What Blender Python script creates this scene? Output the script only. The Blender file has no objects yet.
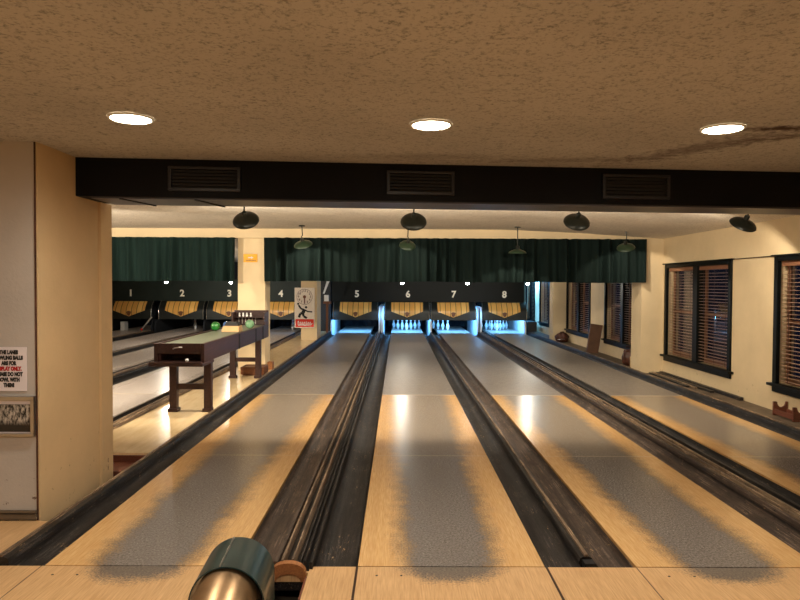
import bpy, bmesh, math, random
from mathutils import Vector, Matrix
random.seed(7)
S = bpy.context.scene
C = S.collection
PI = math.pi

# ------------------------------------------------------------------ materials
MATS = {}
class NT:
    def __init__(s, m):
        m.use_nodes = True
        s.t = m.node_tree; s.n = s.t.nodes; s.l = s.t.links
        s.b = s.n['Principled BSDF']
    def add(s, k, **kw):
        n = s.n.new(k)
        for a, v in kw.items(): setattr(n, a, v)
        return n
    def inp(s, node, key, v):
        if hasattr(v, 'links') or isinstance(v, bpy.types.NodeSocket): s.l.new(v, node.inputs[key])
        else: node.inputs[key].default_value = v
    def math(s, op, a, b=0.0, c=0.0, clamp=False):
        n = s.add('ShaderNodeMath', operation=op, use_clamp=clamp)
        s.inp(n, 0, a); s.inp(n, 1, b); s.inp(n, 2, c)
        return n.outputs[0]
    def noise(s, vec, scale, detail=3, rough=.5):
        n = s.add('ShaderNodeTexNoise'); s.inp(n, 'Vector', vec)
        n.inputs['Scale'].default_value = scale; n.inputs['Detail'].default_value = detail; n.inputs['Roughness'].default_value = rough
        return n.outputs['Fac']
    def coord(s, sc=(1, 1, 1), kind='Object'):
        c = s.add('ShaderNodeTexCoord'); m = s.add('ShaderNodeMapping'); m.inputs['Scale'].default_value = sc
        s.l.new(c.outputs[kind], m.inputs[0]); return m.outputs[0]
    def mix(s, f, a, b, blend='MIX'):
        n = s.add('ShaderNodeMix', data_type='RGBA', blend_type=blend)
        s.inp(n, 0, f); s.inp(n, 6, a); s.inp(n, 7, b)
        return n.outputs[2]
    def ramp(s, f, lo, hi):
        n = s.add('ShaderNodeMapRange'); s.inp(n, 0, f)
        n.inputs[1].default_value = lo; n.inputs[2].default_value = hi
        return n.outputs[0]
    def bump(s, h, strength=.3, dist=.01):
        n = s.add('ShaderNodeBump'); s.inp(n, 'Height', h); n.inputs['Strength'].default_value = strength; n.inputs['Distance'].default_value = dist
        s.l.new(n.outputs[0], s.b.inputs['Normal'])
def c4(c): return (c[0], c[1], c[2], 1)
def srgb(r, g, b):
    f = lambda v: (v/255/12.92) if v/255 <= .04045 else ((v/255+.055)/1.055)**2.4
    return (f(r), f(g), f(b))
def simple(name, col, rough=.5, metal=0, var=.12, vs=6, bump=0, bs=40, coat=0, spec=.5):
    m = bpy.data.materials.new(name); t = NT(m)
    f = t.noise(t.coord(), vs, 4)
    lo = tuple(v*(1-var*1.6) for v in col); hi = tuple(min(1, v*(1+var)) for v in col)
    t.inp(t.b, 'Base Color', t.mix(t.ramp(f, .3, .7), c4(lo), c4(hi)))
    t.b.inputs['Roughness'].default_value = rough; t.b.inputs['Metallic'].default_value = metal
    t.b.inputs['Specular IOR Level'].default_value = spec
    if coat: t.b.inputs['Coat Weight'].default_value = coat; t.b.inputs['Coat Roughness'].default_value = .1
    if bump: t.bump(t.noise(t.coord(), bs, 3), bump, .01)
    return m
def emis(name, col, st):
    m = bpy.data.materials.new(name); t = NT(m)
    t.b.inputs['Base Color'].default_value = c4(col); t.b.inputs['Emission Color'].default_value = c4(col); t.b.inputs['Emission Strength'].default_value = st
    return m
def wood(name, a, b, rough=.45, stretch=(14, 1.2, 14), sc=3, streak=.5, bump=.15):
    m = bpy.data.materials.new(name); t = NT(m)
    v = t.coord(stretch); f = t.noise(v, sc, 6, .65)
    g = t.noise(t.coord((60, 2, 60)), 2, 3)
    k = t.math('ADD', t.math('MULTIPLY', f, 1-streak), t.math('MULTIPLY', g, streak))
    t.inp(t.b, 'Base Color', t.mix(t.ramp(k, .36, .64), c4(a), c4(b)))
    t.b.inputs['Roughness'].default_value = rough
    if bump: t.bump(k, bump, .01)
    return m

def lane_mat(polished=False):
    # local coords: x across lane centre, y from foul line
    m = bpy.data.materials.new('lane_wood'); t = NT(m)
    co = t.add('ShaderNodeTexCoord').outputs['Object']
    sx = t.add('ShaderNodeSeparateXYZ'); t.l.new(co, sx.inputs[0]); x, y = sx.outputs[0], sx.outputs[1]
    oi = t.add('ShaderNodeObjectInfo').outputs['Random']
    off = t.add('ShaderNodeCombineXYZ'); t.inp(off, 0, t.math('MULTIPLY', oi, 30)); t.inp(off, 1, t.math('MULTIPLY', oi, 17))
    va = t.add('ShaderNodeVectorMath', operation='ADD'); t.l.new(co, va.inputs[0]); t.l.new(off.outputs[0], va.inputs[1]); p = va.outputs[0]
    # boards
    bi = t.math('FLOOR', t.math('MULTIPLY', x, 36.5))
    wn = t.add('ShaderNodeTexWhiteNoise', noise_dimensions='2D'); cb = t.add('ShaderNodeCombineXYZ'); t.inp(cb, 0, bi); t.inp(cb, 1, oi); t.l.new(cb.outputs[0], wn.inputs['Vector'])
    mp = t.add('ShaderNodeMapping'); mp.inputs['Scale'].default_value = (40, 2.5, 1); t.l.new(p, mp.inputs[0])
    grain = t.noise(mp.outputs[0], 3, 4)
    base = t.mix(t.ramp(grain, .3, .7), c4(srgb(202, 157, 100)), c4(srgb(224, 184, 128)))
    base = t.mix(t.math('MULTIPLY', wn.outputs[0], .16), base, c4(srgb(160, 112, 62)))
    # worn grey track down the middle
    n1 = t.noise(p, 2.2, 4); n2 = t.noise(p, 90, 3, .7); n3 = t.noise(p, 9, 4, .6)
    ax = t.math('ABSOLUTE', t.math('ADD', x, t.math('MULTIPLY', t.math('SUBTRACT', n1, .5), .12)))
    edge = t.math('ADD', ax, t.math('ADD', t.math('MULTIPLY', t.math('SUBTRACT', n2, .5), .30), t.math('MULTIPLY', t.math('SUBTRACT', n3, .5), .14)))
    w = t.math('MULTIPLY_ADD', y, .018, .305)
    worn = t.ramp(t.math('SUBTRACT', w, edge), -.05, .10)
    yy = t.math('ADD', y, t.math('MULTIPLY', t.math('SUBTRACT', n3, .5), .12))
    startm = t.ramp(t.math('SUBTRACT', yy, t.math('MULTIPLY', t.math('MULTIPLY', x, x), 1.2)), -.11, -.05)
    worn = t.math('MULTIPLY', worn, startm, clamp=True)
    farm = t.ramp(y, 5.68, 5.74)      # head boards end, darker pine boards begin
    spk = t.noise(p, 70, 3, .7)
    grey = t.mix(t.ramp(spk, .35, .65), c4(srgb(72, 71, 72)), c4(srgb(126, 123, 122)))
    rim = t.math('MULTIPLY', t.math('MULTIPLY', worn, t.math('SUBTRACT', 1.0, worn)), t.ramp(y, 2.9, 2.0))
    grey = t.mix(t.ramp(y, 2.2, 3.0), grey, c4(srgb(138, 128, 116)))
    grey = t.mix(t.math('MULTIPLY', rim, 2.6, clamp=True), grey, c4(srgb(52, 49, 48)))
    col = t.mix(t.math('MULTIPLY', worn, .95), base, grey)
    fars = t.mix(t.ramp(grain, .3, .7), c4(srgb(120, 112, 104)), c4(srgb(156, 146, 136)))
    fars = t.mix(t.math('MULTIPLY', t.ramp(t.math('ADD', t.math('MULTIPLY', n3, .5), t.math('MULTIPLY', n2, .5)), .45, .62), .35), fars, c4(srgb(84, 74, 66)))
    col = t.mix(farm, col, fars)
    if polished: col = t.mix(t.ramp(grain, .3, .7), c4(srgb(186, 174, 168)), c4(srgb(212, 202, 194)))
    # two joints with pale filler
    for yj, st in ((2.38, .35), (5.71, .8)):
        d = t.math('ABSOLUTE', t.math('SUBTRACT', y, yj))
        j = t.math('MULTIPLY', t.ramp(d, .012 if st < .5 else .02, .004), st)
        col = t.mix(j, col, c4(srgb(214, 196, 165)))
    t.inp(t.b, 'Base Color', col)
    r = t.math('MULTIPLY_ADD', t.ramp(n2, .3, .7), .08, .16)
    t.inp(t.b, 'Roughness', t.math('ADD', t.math('ADD', r, t.math('MULTIPLY', worn, .05)), t.math('MULTIPLY', farm, .04 if polished else .17)))
    t.b.inputs['Specular IOR Level'].default_value = .5
    t.bump(t.math('ADD', t.math('ADD', n2, t.math('MULTIPLY', n3, .6)), t.math('MULTIPLY', t.noise(p, 16, 2), 1.2)), .07, .004)
    return m

def approach_mat():
    m = bpy.data.materials.new('approach_wood'); t = NT(m)
    co = t.add('ShaderNodeTexCoord').outputs['Object']
    sx = t.add('ShaderNodeSeparateXYZ'); t.l.new(co, sx.inputs[0]); x, y = sx.outputs[0], sx.outputs[1]
    wn = t.add('ShaderNodeTexWhiteNoise', noise_dimensions='1D'); t.inp(wn, 'W', t.math('FLOOR', t.math('MULTIPLY', x, 30)))
    g = t.noise(t.coord((45, 2.2, 1)), 3, 4)
    col = t.mix(t.ramp(g, .3, .7), c4(srgb(190, 148, 102)), c4(srgb(218, 180, 130)))
    col = t.mix(t.math('MULTIPLY', wn.outputs[0], .12), col, c4(srgb(150, 104, 62)))
    # scuffed grey wear spilling back over the foul line in front of lanes
    n2 = t.noise(co, 80, 3, .7); n3 = t.noise(co, 9, 4, .6); tot = None
    for xc in (-1.46, .31, 1.89, 3.62):
        dx = t.math('DIVIDE', t.math('SUBTRACT', x, xc), .27); dy = t.math('DIVIDE', t.math('SUBTRACT', y, 3.68), .23)
        d = t.math('SQRT', t.math('ADD', t.math('MULTIPLY', dx, dx), t.math('MULTIPLY', dy, dy)))
        d = t.math('ADD', d, t.math('ADD', t.math('MULTIPLY', t.math('SUBTRACT', n2, .5), 1.1), t.math('MULTIPLY', t.math('SUBTRACT', n3, .5), .6)))
        k = t.ramp(d, 1.25, .85); tot = k if tot is None else t.math('MAXIMUM', tot, k)
    grey = t.mix(t.ramp(n2, .35, .65), c4(srgb(62, 58, 56)), c4(srgb(120, 112, 104)))
    col = t.mix(t.math('MULTIPLY', tot, .95), col, grey)
    for xs in (-2.01, -.915, -.225, .85, 1.36, 2.42, 3.10):
        d = t.math('ABSOLUTE', t.math('SUBTRACT', x, xs)); wd = .006 if xs in (-.225, .85) else .002
        col = t.mix(t.ramp(d, wd+.002, wd), col, c4(srgb(48, 26, 14)))
    t.inp(t.b, 'Base Color', col)
    t.b.inputs['Roughness'].default_value = .38
    return m

def ceiling_mat(name, a, b, stain=False, bumpd=.02):
    m = bpy.data.materials.new(name); t = NT(m)
    co = t.coord()
    f = t.noise(co, 62, 4, .62); f2 = t.noise(co, 17, 4, .6); f3 = t.noise(co, 1.1, 3)
    k = t.math('ADD', t.math('MULTIPLY', f, .7), t.math('MULTIPLY', f2, .3))
    col = t.mix(t.ramp(k, .35, .50), c4(a), c4(b))
    col = t.mix(t.math('MULTIPLY', t.ramp(f3, .4, .75), .22), col, c4(tuple(v*.6 for v in a)))
    if stain:
        s = t.add('ShaderNodeSeparateXYZ'); t.l.new(co, s.inputs[0])
        for (cx, cy, rx, ry, st, sl) in ((2.28, 3.86, .26, .07, .95, .1), (2.05, 4.42, .45, .30, .55, 1.25), (2.5, 4.05, .3, .10, .6, .8), (1.3, 4.85, .8, .10, .35, .1), (.2, 4.75, .7, .12, .25, 0)):
            dx = t.math('SUBTRACT', s.outputs[0], cx)
            dy = t.math('DIVIDE', t.math('ADD', t.math('SUBTRACT', s.outputs[1], cy), t.math('MULTIPLY', dx, sl)), ry); dx = t.math('DIVIDE', dx, rx)
            d = t.math('SQRT', t.math('ADD', t.math('MULTIPLY', dx, dx), t.math('MULTIPLY', dy, dy)))
            d = t.math('ADD', d, t.math('MULTIPLY', t.math('SUBTRACT', f2, .5), 2.2))
            col = t.mix(t.math('MULTIPLY', t.ramp(d, 1.2, .3), st), col, c4(srgb(62, 34, 20)))
    t.inp(t.b, 'Base Color', col); t.b.inputs['Roughness'].default_value = .95
    t.bump(k, .8, bumpd)
    return m

def plaster(name, col, dirt=.25):
    m = bpy.data.materials.new(name); t = NT(m)
    co = t.coord()
    f = t.noise(co, 1.6, 5, .6); g = t.noise(co, 14, 5, .7)
    c = t.mix(t.ramp(f, .35, .7), c4(col), c4(tuple(v*.86 for v in col)))
    s = t.add('ShaderNodeSeparateXYZ'); t.l.new(co, s.inputs[0])
    chip = t.math('MULTIPLY', t.ramp(g, .64, .68), t.ramp(s.outputs[2], .6, .05))
    c = t.mix(t.math('MULTIPLY', chip, dirt*3), c, c4(srgb(80, 52, 34)))
    t.inp(t.b, 'Base Color', c); t.b.inputs['Roughness'].default_value = .75
    t.bump(t.noise(co, 45, 4, .6), .25, .006)
    return m

def gutter_mat(name, a, b, rough=.5):
    m = bpy.data.materials.new(name); t = NT(m)
    f = t.noise(t.coord((9, .5, 9)), 3, 6, .7)
    g = t.noise(t.coord((44, 1.1, 44)), 2.2, 5, .7); h = t.noise(t.coord(), 4, 5, .6); k = t.noise(t.coord((26, 5, 26)), 3, 4, .75)
    c = t.mix(t.ramp(f, .38, .64), c4(a), c4(b))
    c = t.mix(t.math('MULTIPLY', t.ramp(g, .52, .62), t.ramp(h, .42, .56)), c, c4(tuple(min(1, v*2.2+.02) for v in b)))
    c = t.mix(t.math('MULTIPLY', t.ramp(k, .60, .66), t.ramp(h, .50, .60)), c, c4(srgb(168, 140, 104)))
    c = t.mix(t.ramp(k, .42, .34), c, c4((.006, .005, .005)))
    t.inp(t.b, 'Base Color', c); t.b.inputs['Specular IOR Level'].default_value = .3
    t.inp(t.b, 'Roughness', t.math('MULTIPLY_ADD', g, .3, rough-.12))
    t.bump(t.math('ADD', g, k), .3, .006)
    return m

def fabric(name, col):
    m = bpy.data.materials.new(name); t = NT(m)
    f = t.noise(t.coord((3, 3, .4)), 3, 4)
    t.inp(t.b, 'Base Color', t.mix(t.ramp(f, .3, .7), c4(tuple(v*.75 for v in col)), c4(tuple(v*1.2 for v in col))))
    t.b.inputs['Roughness'].default_value = .85
    t.b.inputs['Specular IOR Level'].default_value = .1
    t.bump(t.noise(t.coord((200, 200, 200)), 1, 2), .1, .002)
    return m

def shield_mat():
    m = bpy.data.materials.new('shield_planks'); t = NT(m)
    s = t.add('ShaderNodeSeparateXYZ'); t.l.new(t.add('ShaderNodeTexCoord').outputs['Object'], s.inputs[0])
    u = t.math('MULTIPLY_ADD', s.outputs[0], 1/.176, .5+100)
    fr = t.math('FRACT', u); d = t.math('ABSOLUTE', t.math('SUBTRACT', fr, .5))
    wn = t.add('ShaderNodeTexWhiteNoise', noise_dimensions='1D'); t.inp(wn, 'W', t.math('FLOOR', u))
    g = t.noise(t.coord((10, 1, 1.5)), 4, 3)
    k = t.math('ADD', t.math('MULTIPLY', g, .5), t.math('MULTIPLY', wn.outputs[0], .5))
    c = t.mix(k, c4(srgb(214, 150, 66)), c4(srgb(250, 206, 120)))
    c = t.mix(t.ramp(d, .43, .47), c, c4(srgb(40, 24, 10)))
    t.inp(t.b, 'Base Color', c); t.b.inputs['Roughness'].default_value = .3
    return m

def photo_mat():
    m = bpy.data.materials.new('team_photo'); t = NT(m)
    co = t.coord()
    s = t.add('ShaderNodeSeparateXYZ'); t.l.new(co, s.inputs[0])
    f = t.noise(t.coord((60, 1, 22)), 1, 4, .7)
    band = t.ramp(t.math('ABSOLUTE', t.math('SUBTRACT', s.outputs[2], .03)), .085, .05)
    k = t.math('MULTIPLY', t.ramp(f, .42, .6), band)
    t.inp(t.b, 'Base Color', t.mix(k, c4((.02, .018, .016)), c4(srgb(190, 182, 172))))
    t.b.inputs['Roughness'].default_value = .25
    return m

M = dict(
    lane=lane_mat(), lane_pale=lane_mat(True), approach=approach_mat(), shield=shield_mat(), photo=photo_mat(),
    ceil_front=ceiling_mat('ceiling_texture_front', srgb(132, 130, 126), srgb(192, 189, 184), True, .014),
    ceil_back=ceiling_mat('ceiling_texture_back', srgb(176, 164, 148), srgb(232, 222, 206), False, .008),
    cream=plaster('cream_plaster', srgb(214, 192, 154)),
    cream2=plaster('cream_paint', srgb(214, 184, 140), .35),
    pillar=plaster('pillar_paint', srgb(236, 212, 170), .1),
    white_wall=plaster('off_white_wall', srgb(188, 180, 172), .4),
    gutter=gutter_mat('gutter_black', srgb(22, 20, 20), srgb(46, 42, 40)),
    gutter_brown=gutter_mat('gutter_brown', srgb(48, 40, 36), srgb(84, 70, 60)),
    rail_worn=gutter_mat('worn_rail', srgb(78, 64, 54), srgb(140, 118, 94), .45),
    rail_dark=gutter_mat('dark_rail', srgb(20, 18, 18), srgb(44, 40, 38), .42),
    beam=simple('black_beam_paint', srgb(6, 8, 13), .6, 0, .2, 3, .08, 12, spec=.2),
    beam_under=simple('dark_soffit_paint', srgb(70, 68, 74), .4, 0, .15, 3),
    vent_frame=simple('vent_frame_paint', srgb(34, 36, 42), .4, 0, .1),
    black=simple('matte_black', (.006, .006, .007), .6),
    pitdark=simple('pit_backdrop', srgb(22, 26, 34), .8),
    green_frame=simple('dark_green_paint', srgb(7, 11, 11), .45, 0, .2, spec=.2),
    mask=simple('mask_green', srgb(15, 22, 19), .5, 0, .15, 2),
    board_dark=simple('board_dark_green', srgb(12, 16, 14), .5, 0, .12, 2, spec=.15), board=simple('board_green_lit', srgb(36, 44, 40), .5, 0, .12, 2, spec=.15),  # left board's green is lightened to carry the spot lamps' light
    digit=simple('ivory_number', srgb(245, 238, 220), .5, 0, .03),
    curtain=fabric('green_curtain', srgb(13, 24, 22)), curtain_lit=fabric('lit_green_curtain', srgb(22, 38, 35)),  # left cloth is a lighter copy, lamp light put into its colour
    chrome=simple('chrome', (.7, .7, .68), .2, 1, .03),
    silver=simple('silver_frame', (.55, .55, .55), .28, 1, .05),
    white=simple('white_gloss', (.85, .85, .83), .25, 0, .03),
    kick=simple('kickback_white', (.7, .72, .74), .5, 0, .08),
    paper=simple('paper', srgb(226, 218, 222), .6, 0, .03),
    ink=simple('black_ink', (.01, .01, .01), .5), red=simple('red_ink', srgb(176, 22, 30), .5, 0, .05),
    redband=simple('red_enamel', srgb(222, 44, 24), .4, 0, .08),
    signface=simple('sign_face', srgb(252, 240, 228), .5, 0, .06, 20),
    signmark=simple('faded_brown_print', srgb(120, 86, 84), .5),
    tablewood=wood('dark_mahogany', srgb(34, 16, 14), srgb(66, 36, 30), .48),
    brownwood=wood('brown_wood', srgb(84, 46, 26), srgb(134, 82, 48), .4),
    stepwood=wood('brown_step_wood', srgb(84, 44, 30), srgb(120, 66, 46), .5, (2, 14, 14)),
    cutwood=wood('orange_cut_wood', srgb(134, 84, 48), srgb(172, 116, 70), .5),
    sash=wood('sash_wood', srgb(104, 68, 48), srgb(142, 98, 70), .4),
    slat=wood('blind_slat', srgb(128, 98, 78), srgb(168, 134, 108), .4),
    walk=wood('walkway_floor', srgb(224, 194, 146), srgb(242, 216, 170), .2, (6, 1, 6), 2, .2, 0),
    ledge=simple('ledge_paint', srgb(96, 82, 66), .6, 0, .25, 5, .1),
    brownboard=simple('brown_board', srgb(104, 74, 56), .55, 0, .15),
    leather=simple('dark_brown_leather', srgb(78, 42, 28), .5, 0, .4, 14, .4, 20),
    felt=simple('grey_green_playfield', srgb(112, 118, 100), .45, 0, .06),
    tan=simple('tan_box', srgb(196, 160, 112), .6, 0, .12),
    greenball=simple('green_ball', srgb(24, 116, 42), .12, 0, .3, 10, coat=1),
    paleball=simple('pale_green_ball', srgb(128, 176, 134), .12, 0, .3, 10, coat=1),
    blueball=simple('blue_ball', srgb(70, 110, 170), .15, 0, .2, 10, coat=1),
    hood=simple('hood_green_enamel', srgb(12, 52, 56), .3, .1, .2, 5, coat=.25),
    brass=simple('aged_brass', srgb(160, 130, 96), .36, .8, .3, 5),
    gold=simple('gold_plaque', srgb(224, 160, 34), .35, .3, .1),
    shade_dark=simple('shade_dark_green', srgb(24, 28, 22), .35, .2, .2),
    shade_green=simple('shade_green_enamel', srgb(46, 64, 46), .3, .1, .15),
    shade_in=simple('shade_inner_white', (.75, .75, .7), .4),
    lamp=emis('downlight_glow', (1, .86, .66), 30), bulb=emis('bulb_glow', (1, .88, .7), 60), spotbulb=emis('spot_bulb_glow', (1, .95, .86), 120),
    tube=emis('blue_tube_glow', (.12, .45, 1), 22),
)
gm = bpy.data.materials.new('window_glass'); t = NT(gm)
t.b.inputs['Base Color'].default_value = (.9, .93, 1, 1); t.b.inputs['Roughness'].default_value = .03
t.b.inputs['Transmission Weight'].default_value = 1; t.b.inputs['IOR'].default_value = 1.45
M['glass'] = gm

# ------------------------------------------------------------------ builders
class B:
    def __init__(s): s.bm = bmesh.new()
    def box(s, x0, x1, y0, y1, z0, z1):
        v = [s.bm.verts.new(p) for p in ((x0,y0,z0),(x1,y0,z0),(x1,y1,z0),(x0,y1,z0),(x0,y0,z1),(x1,y0,z1),(x1,y1,z1),(x0,y1,z1))]
        for f in ((0,3,2,1),(4,5,6,7),(0,1,5,4),(1,2,6,5),(2,3,7,6),(3,0,4,7)): s.bm.faces.new([v[i] for i in f])
        return s
    def prism(s, pts, a0, a1, axis='y'):
        """closed outline extruded along an axis; outline is (x,z) for y, (y,z) for x, (x,y) for z"""
        def P(u, w, a): return (u, a, w) if axis == 'y' else ((a, u, w) if axis == 'x' else (u, w, a))
        A = [s.bm.verts.new(P(u, w, a0)) for u, w in pts]; D = [s.bm.verts.new(P(u, w, a1)) for u, w in pts]
        n = len(pts)
        s.bm.faces.new(A); s.bm.faces.new(D[::-1])
        for i in range(n): s.bm.faces.new((A[i], D[i], D[(i+1) % n], A[(i+1) % n]))
        return s
    def ring(s, rings, close=True, cap=True):
        R = [[s.bm.verts.new(p) for p in r] for r in rings]
        n = len(R[0])
        for a, b in zip(R, R[1:]):
            for i in range(n if close else n-1): s.bm.faces.new((a[i], a[(i+1) % n], b[(i+1) % n], b[i]))
        if cap and close: s.bm.faces.new(R[0][::-1]); s.bm.faces.new(R[-1])
        return s
    def lathe(s, prof, seg=24, mat=Matrix.Identity(4), cap=True):
        rings = [[mat @ Vector((max(r, 1e-4)*math.cos(2*PI*i/seg), max(r, 1e-4)*math.sin(2*PI*i/seg), z)) for i in range(seg)] for r, z in prof]
        return s.ring(rings, True, cap)
    def tube(s, pts, r, seg=8):
        pts = [Vector(p) for p in pts]; rings = []
        for i, p in enumerate(pts):
            d = (pts[min(i+1, len(pts)-1)]-pts[max(i-1, 0)]).normalized()
            u = d.cross(Vector((0, 0, 1)) if abs(d.z) < .9 else Vector((1, 0, 0))).normalized(); w = d.cross(u)
            rr = r[i] if isinstance(r, (list, tuple)) else r
            rings.append([p+u*rr*math.cos(2*PI*k/seg)+w*rr*math.sin(2*PI*k/seg) for k in range(seg)])
        return s.ring(rings)
    def sphere(s, c, r, sq=(1, 1, 1), seg=20, rng=12):
        return s.ring([[(c[0]+sq[0]*r*max(math.sin(PI*j/rng), 1e-3)*math.cos(2*PI*i/seg), c[1]+sq[1]*r*max(math.sin(PI*j/rng), 1e-3)*math.sin(2*PI*i/seg), c[2]-sq[2]*r*math.cos(PI*j/rng)) for i in range(seg)] for j in range(rng+1)])
    def build(s, name, mat, parent=None, loc=None, smooth=False, bevel=0, angle=40):
        me = bpy.data.meshes.new(name)
        bmesh.ops.recalc_face_normals(s.bm, faces=s.bm.faces)
        off = Vector(loc) if loc is not None else (world_loc(parent) if parent else Vector((0, 0, 0)))
        bmesh.ops.translate(s.bm, verts=s.bm.verts, vec=-off)
        s.bm.to_mesh(me); s.bm.free()
        me.materials.append(mat if not isinstance(mat, str) else M[mat])
        o = bpy.data.objects.new(name, me); C.objects.link(o)
        if parent: o.parent = parent; o.location = off-world_loc(parent)
        else: o.location = off
        if smooth:
            for p in me.polygons: p.use_smooth = True
            try: me.set_sharp_from_angle(angle=math.radians(angle))
            except Exception: pass
        if bevel:
            b = o.modifiers.new('soft_edges', 'BEVEL'); b.width = bevel; b.segments = 2; b.limit_method = 'ANGLE'
        return o
def world_loc(o):
    v = Vector((0, 0, 0))
    while o: v += Vector(o.location); o = o.parent
    return v
def tag(o, label=None, cat=None, group=None, kind=None):
    if label: o['label'] = label
    if cat: o['category'] = cat
    if group: o['group'] = group
    if kind: o['kind'] = kind
    return o
def thing(name, label, cat, loc, group=None, kind=None):
    o = bpy.data.objects.new(name, None); o.empty_display_size = .1; C.objects.link(o); o.location = loc
    return tag(o, label, cat, group, kind)
def struct(name, b, mat, label=None, cat=None, **kw): return tag(b.build(name, mat, **kw), label, cat, kind='structure')
def copy_tree(o, parent=None):
    c = o.copy(); C.objects.link(c)
    if parent: c.parent = parent
    for ch in [k for k in bpy.data.objects if k.parent == o]: copy_tree(ch, c)
    return c
def text_obj(s, size, mat, parent, center, name='lettering', sx=1.0, bold=0.0, facing='-y', depth=.004, shear=0):
    """text as flat lettering standing on a surface that faces -y"""
    cu = bpy.data.curves.new(name+'_curve', 'FONT'); cu.body = s; cu.size = size; cu.align_x = 'CENTER'; cu.align_y = 'CENTER'
    cu.extrude = depth/2; cu.offset = bold; cu.shear = shear; cu.resolution_u = 3
    tmp = bpy.data.objects.new('tmp', cu); C.objects.link(tmp)
    dg = bpy.context.evaluated_depsgraph_get(); me = bpy.data.meshes.new_from_object(tmp.evaluated_get(dg))
    bpy.data.objects.remove(tmp); bpy.data.curves.remove(cu)
    me.transform(Matrix.Diagonal((sx, 1, 1, 1))); me.transform(Matrix.Rotation(PI/2, 4, 'X'))
    me.materials.clear(); me.materials.append(M[mat])
    o = bpy.data.objects.new(name, me); C.objects.link(o); o.parent = parent; o.location = Vector(center)-world_loc(parent)
    return o
def light(kind, loc, energy, col, aim=None, size=.1, name='light', **kw):
    l = bpy.data.lights.new(name, kind); l.energy = energy; l.color = col
    if kind == 'AREA':
        l.shape = kw.pop('shape', 'DISK'); l.size = size
        if 'size_y' in kw: l.size_y = kw.pop('size_y')
    else: l.shadow_soft_size = size
    for a, v in kw.items(): setattr(l, a, v)
    o = bpy.data.objects.new(name, l); C.objects.link(o); o.location = loc
    if aim is not None: o.rotation_euler = Vector(aim).to_track_quat('-Z', 'Y').to_euler()
    return o

# ------------------------------------------------------------------ setting
HC, HB = 2.54, 2.45        # ceiling heights, front room and lane room
XR = 4.85; XLF = -5.0; XLB = -10.3; YB = 24.9; YF = -3.0
struct('floor', B().box(XLB, XR+.3, YF, YB, -.35, -.22), 'ledge', 'dark floor under the lanes', 'floor')
ap = B()
ap.box(XLF, -.71, YF, 3.62, -.06, 0).box(-.71, -.49, YF, 2.55, -.06, 0).box(-.49, XR, YF, 3.62, -.06, 0)
ap.box(-.71, -.49, 3.56, 3.62, -.06, -.01)
ap.box(XLF, -2.31, 3.62, 4.31, -.06, 0)
apo = struct('floor_approach', ap, 'approach', 'pale wooden approach floor in front of the foul line', 'floor')
for xc in (-1.89, -1.755, -.11, .025, 1.50, 1.64):
    m4 = Matrix.Translation((xc, 3.51, 0))
    B().lathe([(.007, .0002), (.007, .0012)], 12, m4).build('marker_dot', 'ink', apo)
struct('floor_walkway', B().box(-3.1, -2.31, 6.07, 22.0, -.06, 0), 'walk', 'glossy pale walkway floor between lane four and lane five', 'floor')
stp = struct('trim_3', B().box(-3.1, -2.31, 5.75, 6.07, -.21, -.085).box(-3.1, -2.31, 6.045, 6.069, -.085, -.02), 'stepwood', 'brown wooden step at the near end of the walkway', 'step')
struct('floor_ledge', B().box(4.45, XR, 3.62, 24.8, -.10, 0), 'ledge', 'dull brown ledge along the window wall', 'floor')

struct('ceiling', B().box(XLF-.3, XR+.3, YF, 5.95, HC, HC+.05), 'ceil_front', 'textured brown stucco ceiling with three downlights', 'ceiling')
HM = 2.61       # the lane room ceiling sinks to HB along its edges and behind the curtain
cp = [(XLB, HB), (XLB+2.2, HM), (1.9, HM), (3.2, HM-.05), (XR+.3, HB-.01), (XR+.3, HM+.1), (XLB, HM+.1)]
struct('ceiling_fascia', B().prism([(XLB, HB-.01), (XR, HB-.01), (XR, HM+.02), (XLB, HM+.02)], 11.80, 11.88), 'cream', 'bright cream fascia above the curtains', 'fascia')
struct('ceiling_bay', B().prism(cp, 5.955, 11.795).box(0, .01, 5.4, 5.41, HM+.05, HM+.06), 'ceil_back', 'pale ceiling between the beam and the curtains', 'ceiling')
struct('ceiling_lanes', B().box(XLB, XR+.3, 11.885, YB, HB, HB+.08), 'ceil_back', 'pale textured ceiling over the lanes', 'ceiling')

# left wall block and column
struct('wall_front_left', B().box(XLF, -2.561, 4.33, 4.45, 0, HC).box(-2.561, -2.424, 4.33, 4.34, 0, HC), 'white_wall', 'off-white wall facing the room at the left edge', 'wall')
struct('wall_left', B().box(-2.56, -2.411, 4.341, 5.2, -.05, HC).box(-2.423, -2.411, 4.331, 4.341, -.05, HC), 'cream2', 'scuffed cream side wall beside lane five', 'wall')
struct('wall_end_column', B().box(-2.54, -2.39, 5.202, 5.40, -.2, 2.25), 'cream2', 'cream column end under the black beam', 'column')
struct('wall_edge_trim', B().box(-2.430, -2.420, 4.323, 4.329, 0, HC), 'leather', 'cracked corner strip', 'trim')
struct('baseboard_left', B().box(XLF, -2.425, 4.305, 4.329, 0.012, .045).box(XLF, -2.425, 4.30, 4.329, .055, .068), 'ledge', 'dark strip at the foot of the off-white wall', 'baseboard')
struct('wall_far_left', B().box(XLB-.1, XLB, 4.3, YB, -.3, HB), 'cream')
struct('wall_blocker_left', B().box(XLB, -2.57, 4.46, 4.58, -.05, HC-.001), 'cream')  # unseen blocker added behind the left wall
struct('wall_back', B().box(XLB, XR+.3, YB, YB+.1, -.3, HB), 'pitdark', 'dark back wall behind the pins', 'wall')
struct('wall_front', B().box(XLF-.1, XR+.3, YF-.1, YF, -.3, HC), 'cream')
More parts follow.
